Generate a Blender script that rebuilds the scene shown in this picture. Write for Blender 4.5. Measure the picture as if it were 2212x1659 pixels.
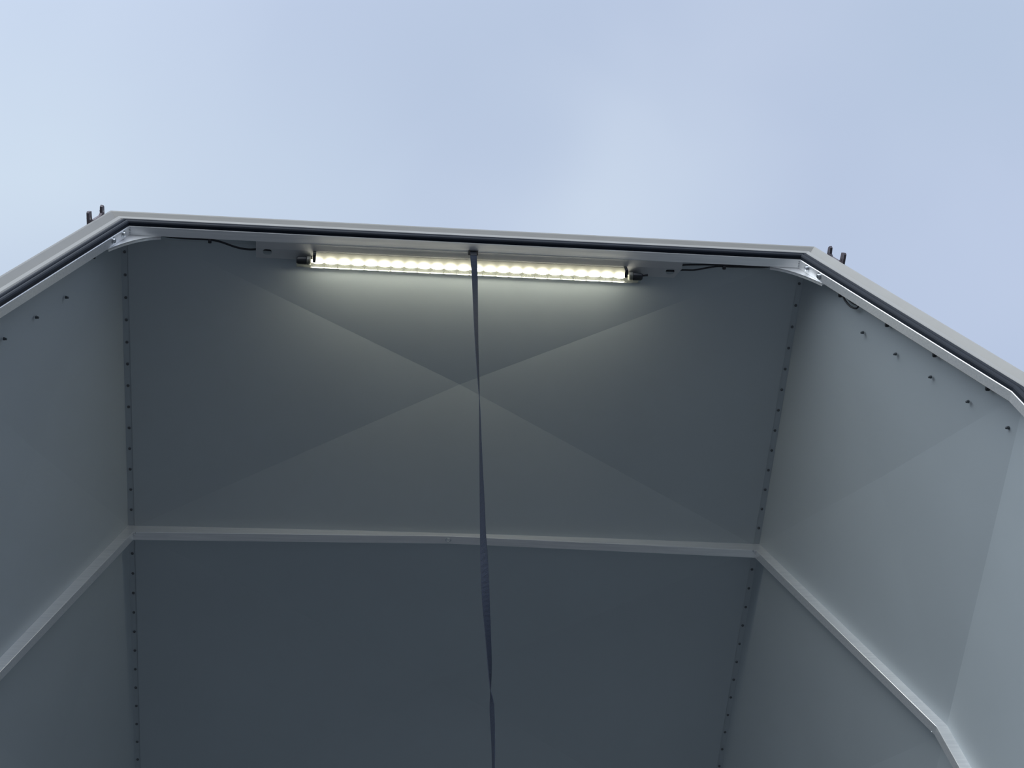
import bpy, bmesh, math
from mathutils import Vector, Matrix

for o in list(bpy.data.objects):
    bpy.data.objects.remove(o)
scene = bpy.context.scene
COL = scene.collection

# ------------------------------------------------------------------ camera
# Canopy frame: X across the roof, Y from the open rim towards the hinge, Z outward
# through the roof. One unit of that frame is S metres.
S = 0.75
F_PX = 3229.78
R_CAM = Matrix(((0.9936527949696082, -0.07911528586464563, -0.07996808483163934),
                (0.04013457873120001, 0.913436195751994, -0.40499818750235667),
                (0.10508729056909769, 0.39921809557268323, 0.9108136876047512)))
C_CAM = Vector((-0.33232739, -1.39401754, -4.20493882))
PITCH = math.radians(45)
# direction of the zenith in the picture (the strap hangs plumb)
zen_y = 829.5 - F_PX / math.tan(PITCH)
zen_x = 1066 - (1659 - zen_y) * (1066 - 1022) / (1659 - 545)
up_cam = Vector(((zen_x - 1106) / F_PX, (zen_y - 829.5) / F_PX, 1)).normalized()
RT = R_CAM.transposed()
up_v = (RT @ up_cam).normalized()
fwd_v = RT @ Vector((0, 0, 1))
fh = (fwd_v - up_v * fwd_v.dot(up_v)).normalized()
rt = fh.cross(up_v).normalized()
ROT = Matrix((rt, fh, up_v))                 # canopy frame -> world
EYE = Vector((0, 0, 1.6))
TR = EYE - ROT @ (C_CAM * S)
M = Matrix.Translation(TR) @ ROT.to_4x4()

cam = bpy.data.cameras.new('camera')
camo = bpy.data.objects.new('camera', cam)
COL.objects.link(camo)
cx, cy, cz = (ROT @ (RT @ Vector((1, 0, 0)))), (ROT @ (RT @ Vector((0, -1, 0)))), (ROT @ (RT @ Vector((0, 0, -1))))
mw = Matrix((cx, cy, cz)).transposed().to_4x4()
mw.translation = EYE
camo.matrix_world = mw
cam.sensor_fit = 'HORIZONTAL'
cam.sensor_width = 36
cam.lens = 36 * F_PX / 2212
cam.clip_start = 0.05
cam.clip_end = 500
scene.camera = camo

# ------------------------------------------------------------------ sky, exposure
def lin(r, g, b):
    f = lambda c: (c / 255 / 12.92) if c / 255 <= 0.04045 else ((c / 255 + 0.055) / 1.055) ** 2.4
    return (f(r), f(g), f(b), 1)

def pix_dir(x, y):
    d = Vector(((x - 1106) / F_PX, (y - 829.5) / F_PX, 1)).normalized()
    return ROT @ (RT @ d)

scene.view_settings.view_transform = 'Standard'
scene.view_settings.look = 'None'
scene.view_settings.exposure = 0.0
scene.view_settings.gamma = 1
scene.view_settings.use_curve_mapping = False

world = bpy.data.worlds.new('overcast_sky')
scene.world = world
world.use_nodes = True
nt = world.node_tree
nt.nodes.clear()
N = nt.nodes.new
L = nt.links.new
wo = N('ShaderNodeOutputWorld')
bg = N('ShaderNodeBackground')
L(bg.outputs[0], wo.inputs[0])
tc = N('ShaderNodeTexCoord')
def vmath(op, a, b=None):
    n = N('ShaderNodeVectorMath'); n.operation = op
    L(a, n.inputs[0])
    if b is not None:
        if isinstance(b, (tuple, Vector)): n.inputs[1].default_value = b
        else: L(b, n.inputs[1])
    return n.outputs['Value'] if op in ('DOT_PRODUCT', 'DISTANCE') else n.outputs[0]
def wmath(op, a, b=0.0, clamp=False):
    n = N('ShaderNodeMath'); n.operation = op; n.use_clamp = clamp
    for i, v in enumerate((a, b)):
        if isinstance(v, (int, float)): n.inputs[i].default_value = v
        else: L(v, n.inputs[i])
    return n.outputs[0]
def wmix(fac, a, b):
    n = N('ShaderNodeMix'); n.data_type = 'RGBA'
    if isinstance(fac, float): n.inputs[0].default_value = fac
    else: L(fac, n.inputs[0])
    for i, v in ((6, a), (7, b)):
        if isinstance(v, tuple): n.inputs[i].default_value = v
        else: L(v, n.inputs[i])
    return n.outputs[2]
BACK_FILL = 4.5
dirn = tc.outputs['Generated']
noise = N('ShaderNodeTexNoise')
noise.inputs['Scale'].default_value = 5.0
noise.inputs['Detail'].default_value = 3.0
noise.inputs['Roughness'].default_value = 0.45
noise.inputs['Distortion'].default_value = 0.3
L(dirn, noise.inputs['Vector'])
cloud = wmath('MULTIPLY', wmath('SUBTRACT', noise.outputs['Fac'], 0.35), 2.2, True)
col = wmix(cloud, lin(182, 197, 223), lin(194, 207, 230))
# paler breaks and darker banks in the cloud cover
for (x, y, r, c, k) in ((120, 330, 0.17, (206, 222, 238), .85), (1330, 470, 0.15, (204, 218, 236), .8),
                        (650, 430, 0.15, (202, 218, 236), .7), (330, 60, 0.13, (190, 205, 229), .5),
                        (1000, 100, 0.12, (182, 198, 222), .6), (2100, 60, 0.13, (180, 197, 222), .8),
                        (2150, 560, 0.12, (190, 204, 230), .7), (1150, 280, 0.07, (180, 196, 222), .5)):
    d = vmath('DISTANCE', dirn, pix_dir(x, y))
    g = wmath('SUBTRACT', 1.0, wmath('DIVIDE', d, r), True)
    g = wmath('MULTIPLY', wmath('MULTIPLY', g, g), wmath('SUBTRACT', 3.0, wmath('MULTIPLY', g, 2.0)))
    g = wmath('MULTIPLY', g, wmath('ADD', wmath('MULTIPLY', noise.outputs['Fac'], 0.8), 0.45), True)
    col = wmix(wmath('MULTIPLY', g, k), col, lin(*c))
# sky strength raised behind the viewer, added to light the canopy's inside
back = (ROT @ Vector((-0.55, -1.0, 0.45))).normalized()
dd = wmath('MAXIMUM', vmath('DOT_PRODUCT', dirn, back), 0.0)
boost = wmath('ADD', wmath('MULTIPLY', wmath('POWER', dd, 3.0), BACK_FILL), 1.0)
sep = N('ShaderNodeSeparateXYZ'); L(dirn, sep.inputs[0])
# sky dimmed low down, added to keep light off the roof panels
horizon_dim = wmath('DIVIDE', wmath('SUBTRACT', sep.outputs['Z'], 0.14), 0.10, True)
bg_s = wmath('MULTIPLY', boost, wmath('ADD', wmath('MULTIPLY', horizon_dim, 0.96), 0.04))
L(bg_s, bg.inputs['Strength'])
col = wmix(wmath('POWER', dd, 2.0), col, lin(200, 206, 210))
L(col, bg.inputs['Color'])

# ------------------------------------------------------------------ materials
def mat(name, color, rough=0.5, metal=0.0, noise_amt=0.03, nscale=40, spec=0.5, bump=0.0, rough_var=0.0,
        stretch=None, emit=None, emit_s=0.0, aniso=0.0, coat=0.0):
    m = bpy.data.materials.new(name)
    m.use_nodes = True
    t = m.node_tree
    p = t.nodes['Principled BSDF']
    co = t.nodes.new('ShaderNodeTexCoord')
    mp = t.nodes.new('ShaderNodeMapping')
    if stretch: mp.inputs['Scale'].default_value = stretch
    nz = t.nodes.new('ShaderNodeTexNoise')
    nz.inputs['Scale'].default_value = nscale
    nz.inputs['Detail'].default_value = 4
    t.links.new(co.outputs['Object'], mp.inputs[0])
    t.links.new(mp.outputs[0], nz.inputs['Vector'])
    r = t.nodes.new('ShaderNodeValToRGB')
    c = color
    r.color_ramp.elements[0].position = 0.3
    r.color_ramp.elements[1].position = 0.7
    r.color_ramp.elements[0].color = tuple(v * (1 - noise_amt) for v in c[:3]) + (1,)
    r.color_ramp.elements[1].color = tuple(min(1, v * (1 + noise_amt)) for v in c[:3]) + (1,)
    t.links.new(nz.outputs['Fac'], r.inputs[0])
    t.links.new(r.outputs[0], p.inputs['Base Color'])
    p.inputs['Metallic'].default_value = metal
    p.inputs['Specular IOR Level'].default_value = spec
    p.inputs['Coat Weight'].default_value = coat
    if rough_var:
        mr = t.nodes.new('ShaderNodeMapRange')
        mr.inputs['To Min'].default_value = rough - rough_var
        mr.inputs['To Max'].default_value = rough + rough_var
        t.links.new(nz.outputs['Fac'], mr.inputs['Value'])
        t.links.new(mr.outputs[0], p.inputs['Roughness'])
    else:
        p.inputs['Roughness'].default_value = rough
    if bump:
        b = t.nodes.new('ShaderNodeBump')
        b.inputs['Strength'].default_value = bump
        b.inputs['Distance'].default_value = 0.001
        t.links.new(nz.outputs['Fac'], b.inputs['Height'])
        t.links.new(b.outputs[0], p.inputs['Normal'])
    if emit:
        p.inputs['Emission Color'].default_value = emit
        p.inputs['Emission Strength'].default_value = emit_s
    return m

M_PANEL = mat('grey_painted_sheet', (0.448, 0.496, 0.525), 0.42, 0, 0.015, 6, rough_var=0.03)
M_ALU = mat('brushed_aluminium', (0.94, 0.95, 0.96), 0.33, 0.66, 0.08, 30, stretch=(0.15, 8, 8), rough_var=0.06)
M_FRAME = mat('grey_painted_frame', (0.36, 0.35, 0.33), 0.5, 0, 0.03, 20)
M_RUBBER = mat('black_rubber', (0.006, 0.011, 0.021), 0.6, 0, 0.15, 60, spec=0.25)
M_STEEL = mat('zinc_steel', (0.7, 0.72, 0.74), 0.28, 1.0, 0.08, 80)
M_RIVET = mat('grey_rivet', (0.16, 0.17, 0.18), 0.38, 0.6, 0.1, 90)
M_SCREW = mat('dark_screw_steel', (0.10, 0.11, 0.12), 0.3, 0.7, 0.1, 90)
M_LATCH = mat('weathered_latch_metal', (0.17, 0.15, 0.17), 0.55, 0.4, 0.25, 90)
M_BLACK = mat('black_plastic', (0.012, 0.014, 0.02), 0.45, 0, 0.1, 60)
M_STRAP = mat('navy_webbing', (0.007, 0.014, 0.032), 0.85, 0, 0.35, 500, bump=0.6)
M_PLATE = mat('grey_powder_coat', (0.45, 0.46, 0.47), 0.5, 0, 0.03, 50)
M_BOARD = mat('white_led_board', (0.20, 0.20, 0.175), 0.35, 0, 0.02, 50)
M_TRAY = mat('cream_reflector', (0.44, 0.44, 0.39), 0.8, 0, 0.02, 50)
M_GROUND = mat('grey_asphalt', (0.045, 0.047, 0.05), 0.9, 0, 0.25, 3, bump=0.3)
LED_E = 19.0
M_LED = mat('lit_led', (1, 1, 0.95), 0.4, 0, 0.0, 10, emit=(1.0, 0.96, 0.79, 1), emit_s=LED_E)

def clear_mat(name, tint, gl, frost=0.0):
    m = bpy.data.materials.new(name); m.use_nodes = True
    t = m.node_tree; t.nodes.clear()
    out = t.nodes.new('ShaderNodeOutputMaterial')
    tr = t.nodes.new('ShaderNodeBsdfTransparent'); tr.inputs[0].default_value = tint
    gs = t.nodes.new('ShaderNodeBsdfGlossy'); gs.inputs['Roughness'].default_value = 0.15
    mx = t.nodes.new('ShaderNodeMixShader')
    fr = t.nodes.new('ShaderNodeFresnel'); fr.inputs[0].default_value = 1.4
    ml = t.nodes.new('ShaderNodeMath'); ml.operation = 'MULTIPLY'; ml.inputs[1].default_value = gl
    t.links.new(fr.outputs[0], ml.inputs[0]); t.links.new(ml.outputs[0], mx.inputs[0])
    t.links.new(tr.outputs[0], mx.inputs[1]); t.links.new(gs.outputs[0], mx.inputs[2])
    last = mx.outputs[0]
    if frost:
        tl = t.nodes.new('ShaderNodeBsdfTranslucent'); tl.inputs[0].default_value = (0.13, 0.13, 0.11, 1)
        m2 = t.nodes.new('ShaderNodeMixShader'); m2.inputs[0].default_value = frost
        t.links.new(last, m2.inputs[1]); t.links.new(tl.outputs[0], m2.inputs[2]); last = m2.outputs[0]
    t.links.new(last, out.inputs[0])
    return m
M_CLEAR = clear_mat('clear_plastic', (0.96, 0.97, 0.95, 1), 0.6)
M_FROST = clear_mat('frosted_plastic', (0.9, 0.9, 0.84, 1), 0.5, 0.55)

# ------------------------------------------------------------------ mesh helpers
def P3(x, y, z):
    return Vector((x, y, z)) * S

def link(name, bm, material, parent=None, smooth=False, label=None, top=False):
    bmesh.ops.recalc_face_normals(bm, faces=bm.faces)
    me = bpy.data.meshes.new(name)
    bm.to_mesh(me); bm.free()
    me.materials.append(material)
    if smooth:
        for p in me.polygons: p.use_smooth = True
    o = bpy.data.objects.new(name, me)
    COL.objects.link(o)
    if parent is not None:
        o.parent = parent
    elif top:
        o.matrix_world = M
    if label: o['label'] = label
    return o

def thing(name, label, cat, loc=(0, 0, 0), group=None):
    e = bpy.data.objects.new(name, None)
    e.empty_display_size = 0.1
    COL.objects.link(e)
    e.matrix_world = M @ Matrix.Translation(P3(*loc))
    e['label'] = label; e['category'] = cat
    if group: e['group'] = group
    return e

def boxm(bm, a, b):
    """axis box between unit-frame corners a and b"""
    x0, y0, z0 = a; x1, y1, z1 = b
    v = [bm.verts.new(P3(x, y, z)) for x in (x0, x1) for y in (y0, y1) for z in (z0, z1)]
    for f in ((0, 1, 3, 2), (4, 6, 7, 5), (0, 4, 5, 1), (2, 3, 7, 6), (0, 2, 6, 4), (1, 5, 7, 3)):
        bm.faces.new([v[i] for i in f])

def lathe(bm, prof, centre, axis, n=14, closed=True):
    """prof = [(r, h)] revolved about axis through centre (unit frame)"""
    axis = Vector(axis).normalized()
    t = Vector((1, 0, 0)) if abs(axis.x) < 0.8 else Vector((0, 1, 0))
    u = axis.cross(t).normalized(); w = axis.cross(u)
    c = Vector(centre)
    rings = []
    for r, h in prof:
        rings.append([bm.verts.new((c + axis * h + (u * math.cos(2 * math.pi * k / n) + w * math.sin(2 * math.pi * k / n)) * r) * S) for k in range(n)])
    for a, b in zip(rings, rings[1:]):
        for k in range(n):
            bm.faces.new((a[k], a[(k + 1) % n], b[(k + 1) % n], b[k]))
    if closed:
        bm.faces.new(rings[0]); bm.faces.new(rings[-1])

def tube(bm, pts, r, n=8):
    pts = [Vector(p) for p in pts]
    rings = []
    prev = None
    for i, p in enumerate(pts):
        d = (pts[min(i + 1, len(pts) - 1)] - pts[max(i - 1, 0)]).normalized()
        if prev is None:
            t = Vector((0, 0, 1)) if abs(d.z) < 0.9 else Vector((1, 0, 0))
            u = d.cross(t).normalized()
        else:
            u = (prev - d * prev.dot(d)).normalized()
        prev = u
        w = d.cross(u)
        rings.append([bm.verts.new((p + (u * math.cos(2 * math.pi * k / n) + w * math.sin(2 * math.pi * k / n)) * r) * S) for k in range(n)])
    for a, b in zip(rings, rings[1:]):
        for k in range(n):
            bm.faces.new((a[k], a[(k + 1) % n], b[(k + 1) % n], b[k]))
    bm.faces.new(rings[0]); bm.faces.new(rings[-1])

def spline(pts, n=8):
    pts = [Vector(p) for p in pts]
    out = []
    for i in range(len(pts) - 1):
        p0 = pts[max(i - 1, 0)]; p1 = pts[i]; p2 = pts[i + 1]; p3 = pts[min(i + 2, len(pts) - 1)]
        for k in range(n):
            t = k / n
            out.append(0.5 * ((2 * p1) + (p2 - p0) * t + (2 * p0 - 5 * p1 + 4 * p2 - p3) * t * t + (3 * p1 - p0 - 3 * p2 + p3) * t ** 3))
    out.append(pts[-1])
    return out

# ------------------------------------------------------------------ cross-section of the canopy
A1, A2 = 1.274072, 0.288487        # bends of the two creases
LS = 0.988726                      # width of the sloping side
LV = 1.15                          # height of the upright side
D_SH = 0.034454                    # sheet lies this far outside the frame's inner line
H_Y = 1.006364                     # position of the cross hoop
DH = 0.010
def section(side):
    s = side
    q1 = Vector((s * 1.0, 0)); n0 = Vector((0, 1)); n1 = Vector((s * math.sin(A1), math.cos(A1)))
    q2 = q1 + Vector((s * math.cos(A1), -math.sin(A1))) * LS
    n2 = Vector((s * math.sin(A1 + A2), math.cos(A1 + A2)))
    q3 = q2 + Vector((s * math.cos(A1 + A2), -math.sin(A1 + A2))) * LV
    def mit(a, b):
        m = (a + b).normalized(); return m / m.dot(b)
    return [(q1, mit(n0, n1)), (q2, mit(n1, n2)), (q3, n2)]
def arch(off, dx=0.0, mid_lift=None):
    """inner polygon pushed outward by off; list of (x, z) from left foot to right foot"""
    Lp = [q + b * off for q, b in section(-1)][::-1]
    Rp = [q + b * off for q, b in section(1)]
    Lp = [Vector((v.x - dx, v.y)) for v in Lp]; Rp = [Vector((v.x + dx, v.y)) for v in Rp]
    mid = [Vector((0, off + mid_lift))] if mid_lift is not None else []
    return Lp + mid + Rp

def sweep(prof, name, material, parent, dx=0.0, mid_lift=None, y0=0.0, smooth=False, label=None):
    """closed profile [(offset, y)] swept round the arch with mitred corners"""
    bm = bmesh.new()
    cols = []
    for off, y in prof:
        cols.append([bm.verts.new(P3(v.x, y0 + y, v.y)) for v in arch(off, dx, mid_lift)])
    n = len(cols[0]); m = len(cols)
    for i in range(m):
        a, b = cols[i], cols[(i + 1) % m]
        for k in range(n - 1):
            bm.faces.new((a[k], a[k + 1], b[k + 1], b[k]))
    bm.faces.new([c[0] for c in cols]); bm.faces.new([c[-1] for c in cols])
    return link(name, bm, material, parent, smooth, label)

# ------------------------------------------------------------------ ground
bm = bmesh.new()
g = 60
vs = [bm.verts.new((x * g, y * g, 0)) for x, y in ((-1, -1), (1, -1), (1, 1), (-1, 1))]
bm.faces.new(vs)
go = link('floor', bm, M_GROUND)
go['kind'] = 'structure'

# ------------------------------------------------------------------ canopy
canopy = thing('canopy', 'large grey faceted sheet metal canopy with aluminium hoops, raised open against the sky', 'canopy')

BAYS = [(0.0, H_Y + 0.004), (H_Y + 0.027, 2.230), (2.257, 3.45)]
a_in = arch(D_SH)                       # left foot .. right foot
PITS = {'roof': 0.074, 'side': 0.02, 'wall': 0.006}

def facet(p, q, ya, yb, pit, name, label=None, bow=(0.0, 0.0), thick=0.004):
    """cross-broken sheet between section points p and q; four creased triangles meeting at the centre"""
    nrm = Vector((-(q - p).y, (q - p).x)).normalized()
    if nrm.dot((p + q) / 2 - Vector((0, -0.6))) < 0: nrm = -nrm
    bm = bmesh.new()
    def pt(s, t, extra=0.0):
        b = (bow[0] * (1 - t) ** 2 + bow[1] * t * t) * (1 - (2 * s - 1) ** 2)
        h = pit * (1 - max(abs(2 * s - 1), abs(2 * t - 1)))
        v = p.lerp(q, s) + nrm * (h + b + extra)
        return P3(v.x, ya + (yb - ya) * t, v.y)
    K = 12
    for ex in (0.0, thick):
        grid = {}
        for i in range(-K, K + 1):
            for j in range(-K, K + 1):
                grid[i, j] = bm.verts.new(pt(0.5 + i / (2 * K), 0.5 + j / (2 * K), ex))
        for i in range(-K, K):
            for j in range(-K, K):
                a, b, c, d = grid[i, j], grid[i + 1, j], grid[i + 1, j + 1], grid[i, j + 1]
                if i == j: bm.faces.new((a, b, c)); bm.faces.new((a, c, d))
                elif i == -j - 1: bm.faces.new((a, b, d)); bm.faces.new((b, c, d))
                else: bm.faces.new((a, b, c, d))
        if ex == 0.0: g0 = grid
    rim = [(i, -K) for i in range(-K, K)] + [(K, j) for j in range(-K, K)] + [(i, K) for i in range(K, -K, -1)] + [(-K, j) for j in range(K, -K, -1)]
    for k in range(len(rim)):
        a, b = rim[k], rim[(k + 1) % len(rim)]
        bm.faces.new((g0[a], g0[b], grid[b], grid[a]))
    o = link(name, bm, M_PANEL, canopy, label=label)
    # sharp creases on the diagonals only, the rest of each sheet shaded as one surface
    me = o.data
    for f in me.polygons: f.use_smooth = True
    me.set_sharp_from_angle(angle=math.radians(0.8))
    return o

HOOP_LIFT = 0.034
for bi, (ya, yb) in enumerate(BAYS):
    bow = (0.0, 0.012) if bi == 0 else (0.012, 0.012)
    inset = Vector((0.0197, 0)); drop = Vector((0, -0.0032))
    facet(a_in[2] + inset + drop, a_in[3] - inset + drop, ya, yb, PITS['roof'], 'roof_panel', None, bow, 0.0022)
    facet(a_in[1], a_in[2], ya, yb, PITS['side'], 'side_panel')
    facet(a_in[3], a_in[4], ya, yb, PITS['side'], 'side_panel')
    facet(a_in[0], a_in[1], ya, yb, PITS['wall'], 'lower_side_panel')
    facet(a_in[4], a_in[5], ya, yb, PITS['wall'], 'lower_side_panel')
# closed far end
bm = bmesh.new()
f0 = [bm.verts.new(P3(v.x, 3.45, v.y)) for v in a_in]
f1 = [bm.verts.new(P3(v.x, 3.456, v.y)) for v in a_in]
bm.faces.new(f0); bm.faces.new(f1)
for k in range(len(f0)):
    bm.faces.new((f0[k], f0[(k + 1) % len(f0)], f1[(k + 1) % len(f0)], f1[k]))
link('end_panel', bm, M_PANEL, canopy)

# lap flanges with pop rivets along the two upper creases
xs = a_in[3].x; zs = D_SH
RIV = {1: ((0.0887, 0.07153, 13, 0.012, H_Y + 0.001), (H_Y + 0.0986, 0.07371, 14, H_Y + 0.002, 2.232)),
       -1: ((0.0915, 0.07153, 13, 0.012, H_Y + 0.001), (H_Y + 0.1036, 0.07371, 14, H_Y + 0.002, 2.232))}
rivet_me = None
for side in (-1, 1):
    for (y0, st, n, ya, yb) in RIV[side]:
        bm = bmesh.new()
        boxm(bm, (side * (xs - 0.030), ya, zs - 0.0004), (side * (xs + 0.0006), yb, zs + 0.003))
        fl = link('seam_flange', bm, M_PANEL, canopy)
        for k in range(n):
            if rivet_me is None:
                bm = bmesh.new()
                lathe(bm, [(0.0046, 0), (0.0044, 0.0016), (0.0032, 0.0026), (0.0021, 0.0028), (0.0018, 0.0012)], (0, 0, 0), (0, 0, -1), 12)
                r = link('rivet', bm, M_RIVET, fl, True)
                rivet_me = r.data
            else:
                r = bpy.data.objects.new('rivet', rivet_me); COL.objects.link(r); r.parent = fl
            r.location = P3(side * (xs - 0.0101), y0 + k * st, zs - 0.0004)

# rim: aluminium channel, rubber seal, painted outer frame
RDX = -0.006
sweep([(0.0, 0.0015), (0.0012, 0.0), (0.0335, 0.0), (0.0335, 0.006), (0.004, 0.006), (0.004, 0.027), (0.0, 0.027)],
      'rim_channel', M_ALU, canopy, RDX, label='bare aluminium channel along the inside of the rim')
def bulb(co, cy, r, a0, a1, n=7):
    return [(co + r * math.cos(math.radians(a0 + (a1 - a0) * k / (n - 1))), cy - r * math.sin(math.radians(a0 + (a1 - a0) * k / (n - 1)))) for k in range(n)]
sweep([(0.0025, 0.0)] + bulb(0.0115, -0.005, 0.009, 180, 20) + bulb(0.0265, -0.006, 0.0075, 160, 10) + [(0.040, -0.004), (0.040, 0.0)],
      'rubber_seal', M_RUBBER, canopy, RDX, smooth=False, label='black ribbed rubber seal around the rim')
sweep([(0.0385, 0.0), (0.0385, -0.006), (0.042, -0.009), (0.053, -0.011), (0.0545, -0.0075), (0.0585, -0.0065), (0.060, 0.006),
       (0.088, -0.0125), (0.0925, -0.014), (0.094, -0.011), (0.094, 0.05), (0.0385, 0.05)],
      'rim_frame', M_FRAME, canopy, RDX, label='light grey painted outer rim frame')

sweep([(0.0945, 0.047), (0.126, 0.054), (0.126, 3.47), (0.122, 3.47), (0.122, 0.059), (0.0945, 0.055)],
      'outer_skin', M_FRAME, canopy, RDX)  # unseen skin, added to stop sky light leaking in at the hoops

# cross hoops
def hoop(y):
    o = sweep([(-DH, 0.0008), (-DH + 0.0008, 0.0), (D_SH - 0.001, 0.0), (D_SH - 0.001, 0.0285), (-DH + 0.0008, 0.0285), (-DH, 0.0277)],
              'cross_hoop', M_ALU, canopy, 0.012, 0.034, y, label='bare aluminium square hoop bracing the panels')
    # welded corner plates
    for s in (-1, 1):
        bm = bmesh.new()
        c = Vector((s * (1.0 + 0.012 - 0.74 * DH), -DH))
        for k, (dx, dz) in enumerate(((-0.016, 0.001), (-0.006, -0.0005), (0.004, -0.004))):
            lathe(bm, [(0.0005, 0.0), (0.0034, 0.0006), (0.0026, 0.0022), (0.0005, 0.0030)], (c.x + s * dx * 0.6, y + 0.002 + 0.006 * k, c.y + dz * 0.3), (0, -0.2, -1), 8)
        link('weld_bead', bm, M_STEEL, o, True)
        q, b = section(s)[1]
        c2 = q + b * (-DH)
        bm = bmesh.new()
        lathe(bm, [(0.0005, 0.0), (0.003, 0.001), (0.002, 0.0035), (0.0004, 0.004)], (c2.x + s * 0.004, y + 0.018, c2.y), (-s, 0.4, 0), 8)
        link('weld_bead', bm, M_STEEL, o, True)
    return o
h1 = hoop(H_Y)
hoop(2.231)
# eyelet at the middle of the first hoop
bm = bmesh.new()
ring = []
cen = Vector((-0.0085, H_Y + 0.006, -0.0135 + 0.034 - 0.004))
for k in range(17):
    a = 2 * math.pi * k / 16
    ring.append(cen + Vector((0.0080 * math.cos(a), 0.0085 * math.sin(a), 0.0040 * math.sin(a) - 0.008)))
tube(bm, ring, 0.0019, 6)
link('eyelet', bm, M_STEEL, h1, True, 'small bright steel eyelet')

# corner gussets and bolts on the rim channel
for s in (-1, 1):
    q1, b1 = section(s)[0]
    c = Vector((s * (1.0 + RDX), 0.0))
    tdir = Vector((s * math.cos(A1), -math.sin(A1)))
    P0 = c + Vector((-s * 0.088, 0)); P2 = c + tdir * 0.135
    ctl = c + Vector((-s * 0.020, -0.016))
    bm = bmesh.new()
    inner = [P0.lerp(ctl, t).lerp(ctl.lerp(P2, t), t) for t in [k / 12 for k in range(13)]]
    pl = inner + [P2 + Vector((s * 0.004, 0)), c + Vector((s * 0.004, 0.003)), P0 + Vector((0, 0.003))]
    va = [bm.verts.new(P3(v.x, 0.0275, v.y)) for v in pl]; vb = [bm.verts.new(P3(v.x, 0.031, v.y)) for v in pl]
    bm.faces.new(va); bm.faces.new(vb)
    for k in range(len(pl)):
        bm.faces.new((va[k], va[(k + 1) % len(pl)], vb[(k + 1) % len(pl)], vb[k]))
    # folded flange along the curved edge
    w0 = [bm.verts.new(P3(v.x, 0.0275, v.y)) for v in inner]; w1 = [bm.verts.new(P3(v.x, 0.0365, v.y)) for v in inner]
    for k in range(len(inner) - 1): bm.faces.new((w0[k], w0[k + 1], w1[k + 1], w1[k]))
    gs = link('corner_gusset', bm, M_ALU, canopy, label='small curved aluminium plate in the rim corner')
    nin = Vector((-s * math.sin(A1), -math.cos(A1)))
    for al in ((0.045, 0.113) if s > 0 else (0.041, 0.105)):
        pc = c + tdir * al
        bm = bmesh.new()
        lathe(bm, [(0.0112, 0), (0.0112, 0.0016), (0.0072, 0.0018), (0.0072, 0.006), (0.005, 0.0072), (0.0005, 0.0076)],
              (pc.x, 0.0125, pc.y), (nin.x, 0, nin.y), 16)
        link('bolt', bm, M_STEEL, canopy, False)
    # weld at the channel mitre
    bm = bmesh.new()
    for k in range(3):
        lathe(bm, [(0.0005, 0), (0.0036, 0.0008), (0.0026, 0.002), (0.0004, 0.0026)], (c.x, 0.006 + 0.008 * k, 0.0), (-s * 0.4, 0, -1), 8)
    link('weld_bead', bm, M_STEEL, canopy, True)

# screw tips poking through the sloping sides
nin = {s: Vector((-s * math.sin(A1), -math.cos(A1))) for s in (-1, 1)}
screw_me = {}
for s in (-1, 1):
    base = section(s)[0][0] + (-nin[s]) * D_SH
    tdir = Vector((s * math.cos(A1), -math.sin(A1)))
    for al in [0.3135 + 0.1627 * k for k in range(4)] + [0.9629]:
        pc = base + tdir * al
        bm = bmesh.new()
        lathe(bm, [(0.0046, 0), (0.0044, 0.003), (0.0034, 0.0034), (0.0034, 0.0080), (0.0010, 0.0095)], (0, 0, 0), (nin[s].x, 0, nin[s].y), 8)
        o = link('screw_tip', bm, M_SCREW, canopy)
        o.location = P3(pc.x, 0.1148 if s > 0 else 0.1172, pc.y)

# forked latch brackets on the outside of the frame
for s in (-1, 1):
    q = section(s)[0][0] + (-nin[s]) * 0.097
    tdir = Vector((s * math.cos(A1), -math.sin(A1)))
    nout = -nin[s]
    al0, al1 = (-0.052, 0.043) if s < 0 else (-0.014, 0.073)
    def q3(al, y, o):
        v = q + tdir * al + nout * o
        return P3(v.x, y, v.y)
    bm = bmesh.new()
    # U outline in the plane of the outer skin (along, y)
    wd = 0.016
    out = [(al0, 0.03), (al1, 0.03), (al1, -0.036), (al1 - 0.004, -0.040), (al1 - wd, -0.038), (al1 - wd - 0.002, -0.014), (al1 - wd - 0.006, -0.008),
           (al0 + wd + 0.006, -0.008), (al0 + wd - 0.002, -0.014), (al0 + wd - 0.004, -0.032), (al0 + 0.006, -0.036), (al0, -0.030)]
    va = [bm.verts.new(q3(a, y, 0.0)) for a, y in out]; vb = [bm.verts.new(q3(a, y, 0.008)) for a, y in out]
    bm.faces.new(va); bm.faces.new(vb)
    for k in range(len(out)):
        bm.faces.new((va[k], va[(k + 1) % len(out)], vb[(k + 1) % len(out)], vb[k]))
    lb = link('latch_bracket', bm, M_LATCH, canopy, label='weathered forked metal latch bracket')
    for a in (al0 + 0.006, al1 - 0.008):
        bm = bmesh.new()
        v = q + tdir * a
        lathe(bm, [(0.004, 0), (0.004, 0.0105), (0.002, 0.0115)], (v.x, -0.018, v.y), (nout.x, 0, nout.y), 8)
        link('pin', bm, M_STEEL, lb)

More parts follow.
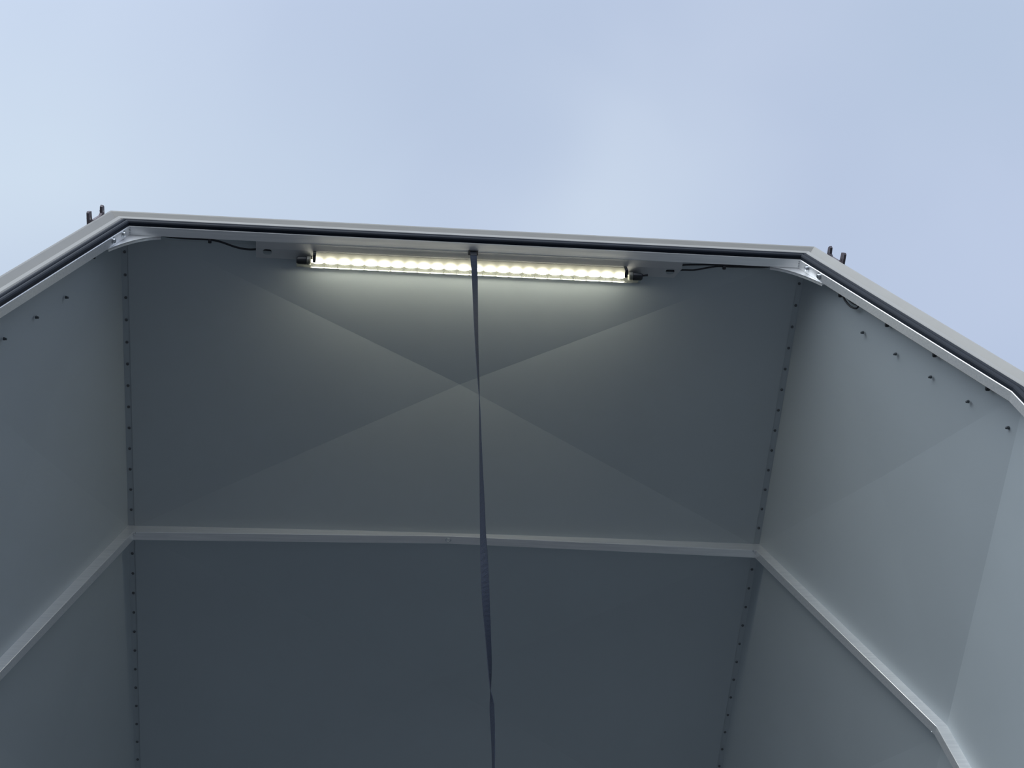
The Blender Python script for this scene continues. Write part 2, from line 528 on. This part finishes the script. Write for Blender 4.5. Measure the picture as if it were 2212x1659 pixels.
# ------------------------------------------------------------------ lamp
lamp = thing('strip_light', 'lit white LED strip light on a grey slotted bracket under the canopy rim', 'light', (0, 0.05, 0))
def lpart(name, bm, m, smooth=False, parent=None, label=None):
    o = link(name, bm, m, parent or lamp, smooth, label)
    if parent is None: o.location = -P3(0, 0.05, 0)
    return o
ZA = -0.0012
bm = bmesh.new()
PX0, PX1 = -0.633, 0.636
boxm(bm, (PX0, 0.0275, ZA), (PX1, 0.048, ZA + 0.0016))
lpart('mounting_flange', bm, M_PLATE)
# lower flange with two slots
def fl(x, t, e=0.0):
    return P3(x, 0.048 + 0.033 * t, ZA + 0.012 * t + e)
bm = bmesh.new()
for ex in (0.0, 0.0016):
    outer = [(PX0, 0), (PX1, 0), (PX1 - 0.018, 1), (PX0, 1)]
    def slot(cx, ct, w, h):
        r = []
        for k in range(16):
            a = 2 * math.pi * k / 16
            x = (w - h) * (1 if math.cos(a) > 0 else -1) + h * math.cos(a)
            r.append((cx + x, ct + math.sin(a) * h / 0.035))
        return r
    loops = [outer, slot(-0.600, 0.34, 0.0135, 0.0100), slot(0.602, 0.34, 0.0135, 0.0100)]
    edges = []
    for lp in loops:
        v = [bm.verts.new(fl(x, t, ex)) for x, t in lp]
        edges += [bm.edges.new((v[k], v[(k + 1) % len(v)])) for k in range(len(v))]
        if ex == 0.0: loops_v = locals().get('loops_v', []) + [v]
        else: loops_w = locals().get('loops_w', []) + [v]
    bmesh.ops.triangle_fill(bm, use_beauty=True, use_dissolve=False, edges=edges)
for a, b in zip(loops_v, loops_w):
    for k in range(len(a)):
        bm.faces.new((a[k], a[(k + 1) % len(a)], b[(k + 1) % len(a)], b[k]))
lpart('slotted_flange', bm, M_PLATE)
# LED board along the flange, LEDs facing down and inwards
LX0, LX1 = -0.468, 0.464
bm = bmesh.new()
boxm(bm, (LX0, 0.049, ZA - 0.011), (LX1, 0.073, ZA - 0.0085))
board = lpart('led_board', bm, M_BOARD, label='white reflective board of the strip')
NL = 24
led_me = None
for k in range(NL):
    x = LX0 + 0.015 + (LX1 - LX0 - 0.03) * k / (NL - 1)
    if led_me is None:
        bm = bmesh.new()
        prof = [(0.0190 * math.cos(a), 0.0045 * math.sin(a)) for a in [math.pi / 2 * j / 5 for j in range(5)]] + [(0.0012, 0.0045)]
        lathe(bm, prof, (0, 0, 0), (0, 0.90, -0.50), 14)
        led = link('led', bm, M_LED, board, True, 'glowing LED')
        led_me = led.data
    else:
        led = bpy.data.objects.new('led', led_me); COL.objects.link(led); led.parent = board; led['label'] = 'glowing LED'
    led.location = P3(x, 0.0775, ZA - 0.010)
# clear profile round the LEDs
bm = bmesh.new()
prof = []
for k in range(11):
    a = math.radians(-100 + 200 * k / 10)
    prof.append((0.072 + 0.024 * math.cos(a), ZA - 0.012 + 0.013 * math.sin(a)))
vs0 = [bm.verts.new(P3(-0.515, y, z)) for y, z in prof]; vs1 = [bm.verts.new(P3(0.512, y, z)) for y, z in prof]
for k in range(len(prof) - 1): bm.faces.new((vs0[k], vs0[k + 1], vs1[k + 1], vs1[k]))
lpart('clear_cover', bm, M_CLEAR, True, label='clear plastic cover')
def tray(name, y0, z0, y1, z1, t, m, label=None):
    bm = bmesh.new()
    q = [(y0, z0), (y1, z1), (y1 + 0.3 * t, z1 + t), (y0, z0 + t)]
    a = [bm.verts.new(P3(-0.515, y, z)) for y, z in q]; b = [bm.verts.new(P3(0.512, y, z)) for y, z in q]
    bm.faces.new(a); bm.faces.new(b)
    for k in range(4): bm.faces.new((a[k], a[(k + 1) % 4], b[(k + 1) % 4], b[k]))
    return lpart(name, bm, m, False, None, label)
tray('reflector_tray', 0.072, -0.008, 0.1065, 0.024, 0.0012, M_TRAY, 'pale reflector below the LEDs')
tray('tray_edge', 0.1065, 0.0235, 0.1085, 0.0245, 0.0015, M_PLATE)
# black sockets, end ferrules and clips
for s in (-1, 1):
    xe = -0.478 if s < 0 else 0.480
    bm = bmesh.new()
    lathe(bm, [(0.0115, 0), (0.0125, 0.003), (0.0115, 0.026), (0.0085, 0.030)], (xe + s * 0.006, 0.0745, ZA - 0.012), (s, 0, 0), 12)
    if s > 0: lathe(bm, [(0.004, 0), (0.004, 0.018)], (xe + 0.034, 0.070, ZA - 0.012), (1, -0.1, 0), 8)
    lpart('end_socket', bm, M_BLACK, True)
    bm = bmesh.new()
    lathe(bm, [(0.013, 0), (0.013, 0.012)], (xe - s * 0.006, 0.0745, ZA - 0.012), (s, 0, 0), 12)
    lpart('end_ferrule', bm, M_BOARD, True)
    bm = bmesh.new()
    xc = -0.462 if s < 0 else 0.4635
    boxm(bm, (xc - 0.0045, 0.052, ZA - 0.029), (xc + 0.0045, 0.074, ZA - 0.0265))
    boxm(bm, (xc - 0.0045, 0.050, ZA - 0.029), (xc + 0.0045, 0.053, ZA + 0.001))
    lpart('spring_clip', bm, M_BLACK)

# ------------------------------------------------------------------ strap
UPV = up_v
def strap_pt(x, y):
    """point of the plumb line below the rim clip that the eye meets at this height, shifted sideways"""
    d = RT @ Vector(((x - 1106) / F_PX, (y - 829.5) / F_PX, 1))
    # plane through the hanging point spanned by the plumb line and the canopy's width
    n = UPV.cross(Vector((1, 0, 0))).normalized()
    a = Vector((0.0033, 0.026, -0.034))
    s = n.dot(a - C_CAM) / n.dot(d)
    return C_CAM + d * s
path = [(1022.5, 552), (1025.5, 600), (1029, 727), (1034, 833), (1036, 880), (1038.5, 983), (1042, 1104), (1043.3, 1155), (1047, 1238),
        (1049.8, 1302), (1053.8, 1366), (1057.3, 1430), (1059, 1487), (1062.3, 1526), (1065, 1590), (1066, 1659), (1066, 1800), (1064, 1950)]
ang = [10, 32, 62, 82, 95, 108, 128, 136, 178, 206, 228, 242, 266, 298, 292, 284, 270, 240]
W = 0.0192
strap = thing('pull_strap', 'narrow twisted dark navy webbing strap hanging from the middle of the canopy rim', 'strap', (0.0033, 0.026, 0.0))
base = Vector((0.0033, 0.026, 0.0))
cp = spline([strap_pt(x, y) - base for x, y in path], 6)
aa = spline([(a, 0, 0) for a in ang], 6)
bm = bmesh.new()
rows = []
look = (Vector((0, 0, 1)) + Vector((0, 0.2, 0))).normalized()
for i, p in enumerate(cp):
    d = (cp[min(i + 1, len(cp) - 1)] - cp[max(i - 1, 0)]).normalized()
    view = (p + base - C_CAM).normalized()
    u = d.cross(view).normalized(); v = u.cross(d).normalized()
    t = math.radians(aa[i].x)
    wv = u * math.cos(t) + v * math.sin(t)
    nv = d.cross(wv).normalized() * 0.0008
    hw = wv * (W / 2)
    rows.append([bm.verts.new((p + q) * S) for q in (hw + nv, -hw + nv, -hw - nv, hw - nv)])
for a, b in zip(rows, rows[1:]):
    for k in range(4): bm.faces.new((a[k], a[(k + 1) % 4], b[(k + 1) % 4], b[k]))
bm.faces.new(rows[0]); bm.faces.new(rows[-1])
link('webbing', bm, M_STRAP, strap)
bm = bmesh.new()
boxm(bm, (-0.0145, -0.004, -0.0045), (0.0145, 0.010, -0.0014))
boxm(bm, (-0.009, -0.001, -0.0355), (0.009, 0.002, -0.0045))
link('strap_anchor', bm, M_BLACK, strap, label='dark anchor plate at the top of the strap')

# ------------------------------------------------------------------ cables
def cable(name, label, paths, r, clips, group=None):
    root = thing(name, label, 'cable', paths[0][0], group)
    b0 = Vector(paths[0][0])
    for pth in paths:
        bm = bmesh.new()
        tube(bm, spline([Vector(p) - b0 for p in pth], 8), r, 8)
        link('cable_sheath', bm, M_BLACK, root, True)
    for (c, ax) in clips:
        bm = bmesh.new()
        lathe(bm, [(0.0062, -0.0045), (0.0070, -0.0025), (0.0070, 0.0025), (0.0062, 0.0045)], Vector(c) - b0, ax, 12)
        link('cable_clip', bm, M_BLACK, root, True)
    return root
def on_side(s, al, y, o):
    v = section(s)[0][0] + Vector((s * math.cos(A1), -math.sin(A1))) * al + Vector((s * math.sin(A1), math.cos(A1))) * o
    return (v.x, y, v.y)
cable('cable', 'thin black cable along the rim left of the strip light',
      [[on_side(-1, 0.30, 0.030, 0.028), on_side(-1, 0.08, 0.030, 0.028), (-0.97, 0.030, 0.028), (-0.91, 0.031, 0.020), (-0.86, 0.0305, 0.006), (-0.80, 0.0305, 0.004), (-0.765, 0.031, 0.004),
        (-0.735, 0.036, 0.004), (-0.69, 0.050, 0.004), (-0.655, 0.0555, 0.006), (-0.62, 0.0555, 0.012), (-0.56, 0.060, 0.016)]], 0.0032,
      [((-0.766, 0.035, 0.004), (1, 0, 0)), (on_side(-1, 0.159, 0.0475, 0.027), (-1, 0, 0))])
cable('cable', 'pair of black cables along the rim right of the strip light, with a small loop',
      [[(0.56, 0.050, 0.016), (0.61, 0.045, 0.008), (0.645, 0.036, 0.004), (0.69, 0.033, 0.004), (0.73, 0.0315, 0.004), (0.80, 0.031, 0.005), (0.88, 0.031, 0.008), (0.95, 0.031, 0.022),
        on_side(1, 0.06, 0.030, 0.026), on_side(1, 0.17, 0.033, 0.024), on_side(1, 0.20, 0.041, 0.022), on_side(1, 0.222, 0.052, 0.022), on_side(1, 0.25, 0.058, 0.022), on_side(1, 0.275, 0.054, 0.024), on_side(1, 0.31, 0.034, 0.027),
        on_side(1, 0.5, 0.030, 0.028), on_side(1, 0.95, 0.030, 0.028)],
       [(0.56, 0.062, 0.018), (0.61, 0.060, 0.012), (0.64, 0.0535, 0.006), (0.675, 0.051, 0.004), (0.71, 0.043, 0.004), (0.745, 0.036, 0.004), (0.80, 0.035, 0.006), (0.88, 0.034, 0.010), (0.95, 0.034, 0.026),
        on_side(1, 0.06, 0.034, 0.029), on_side(1, 0.17, 0.036, 0.028), on_side(1, 0.21, 0.040, 0.027), on_side(1, 0.235, 0.046, 0.027), on_side(1, 0.265, 0.046, 0.027), on_side(1, 0.31, 0.036, 0.029), on_side(1, 0.5, 0.034, 0.029)]],
      0.0028,
      [((0.766, 0.038, 0.004), (1, 0, 0))] + [(on_side(1, a, 0.0475, 0.027), (1, 0, 0)) for a in (0.184, 0.4224, 0.6433, 0.868)])
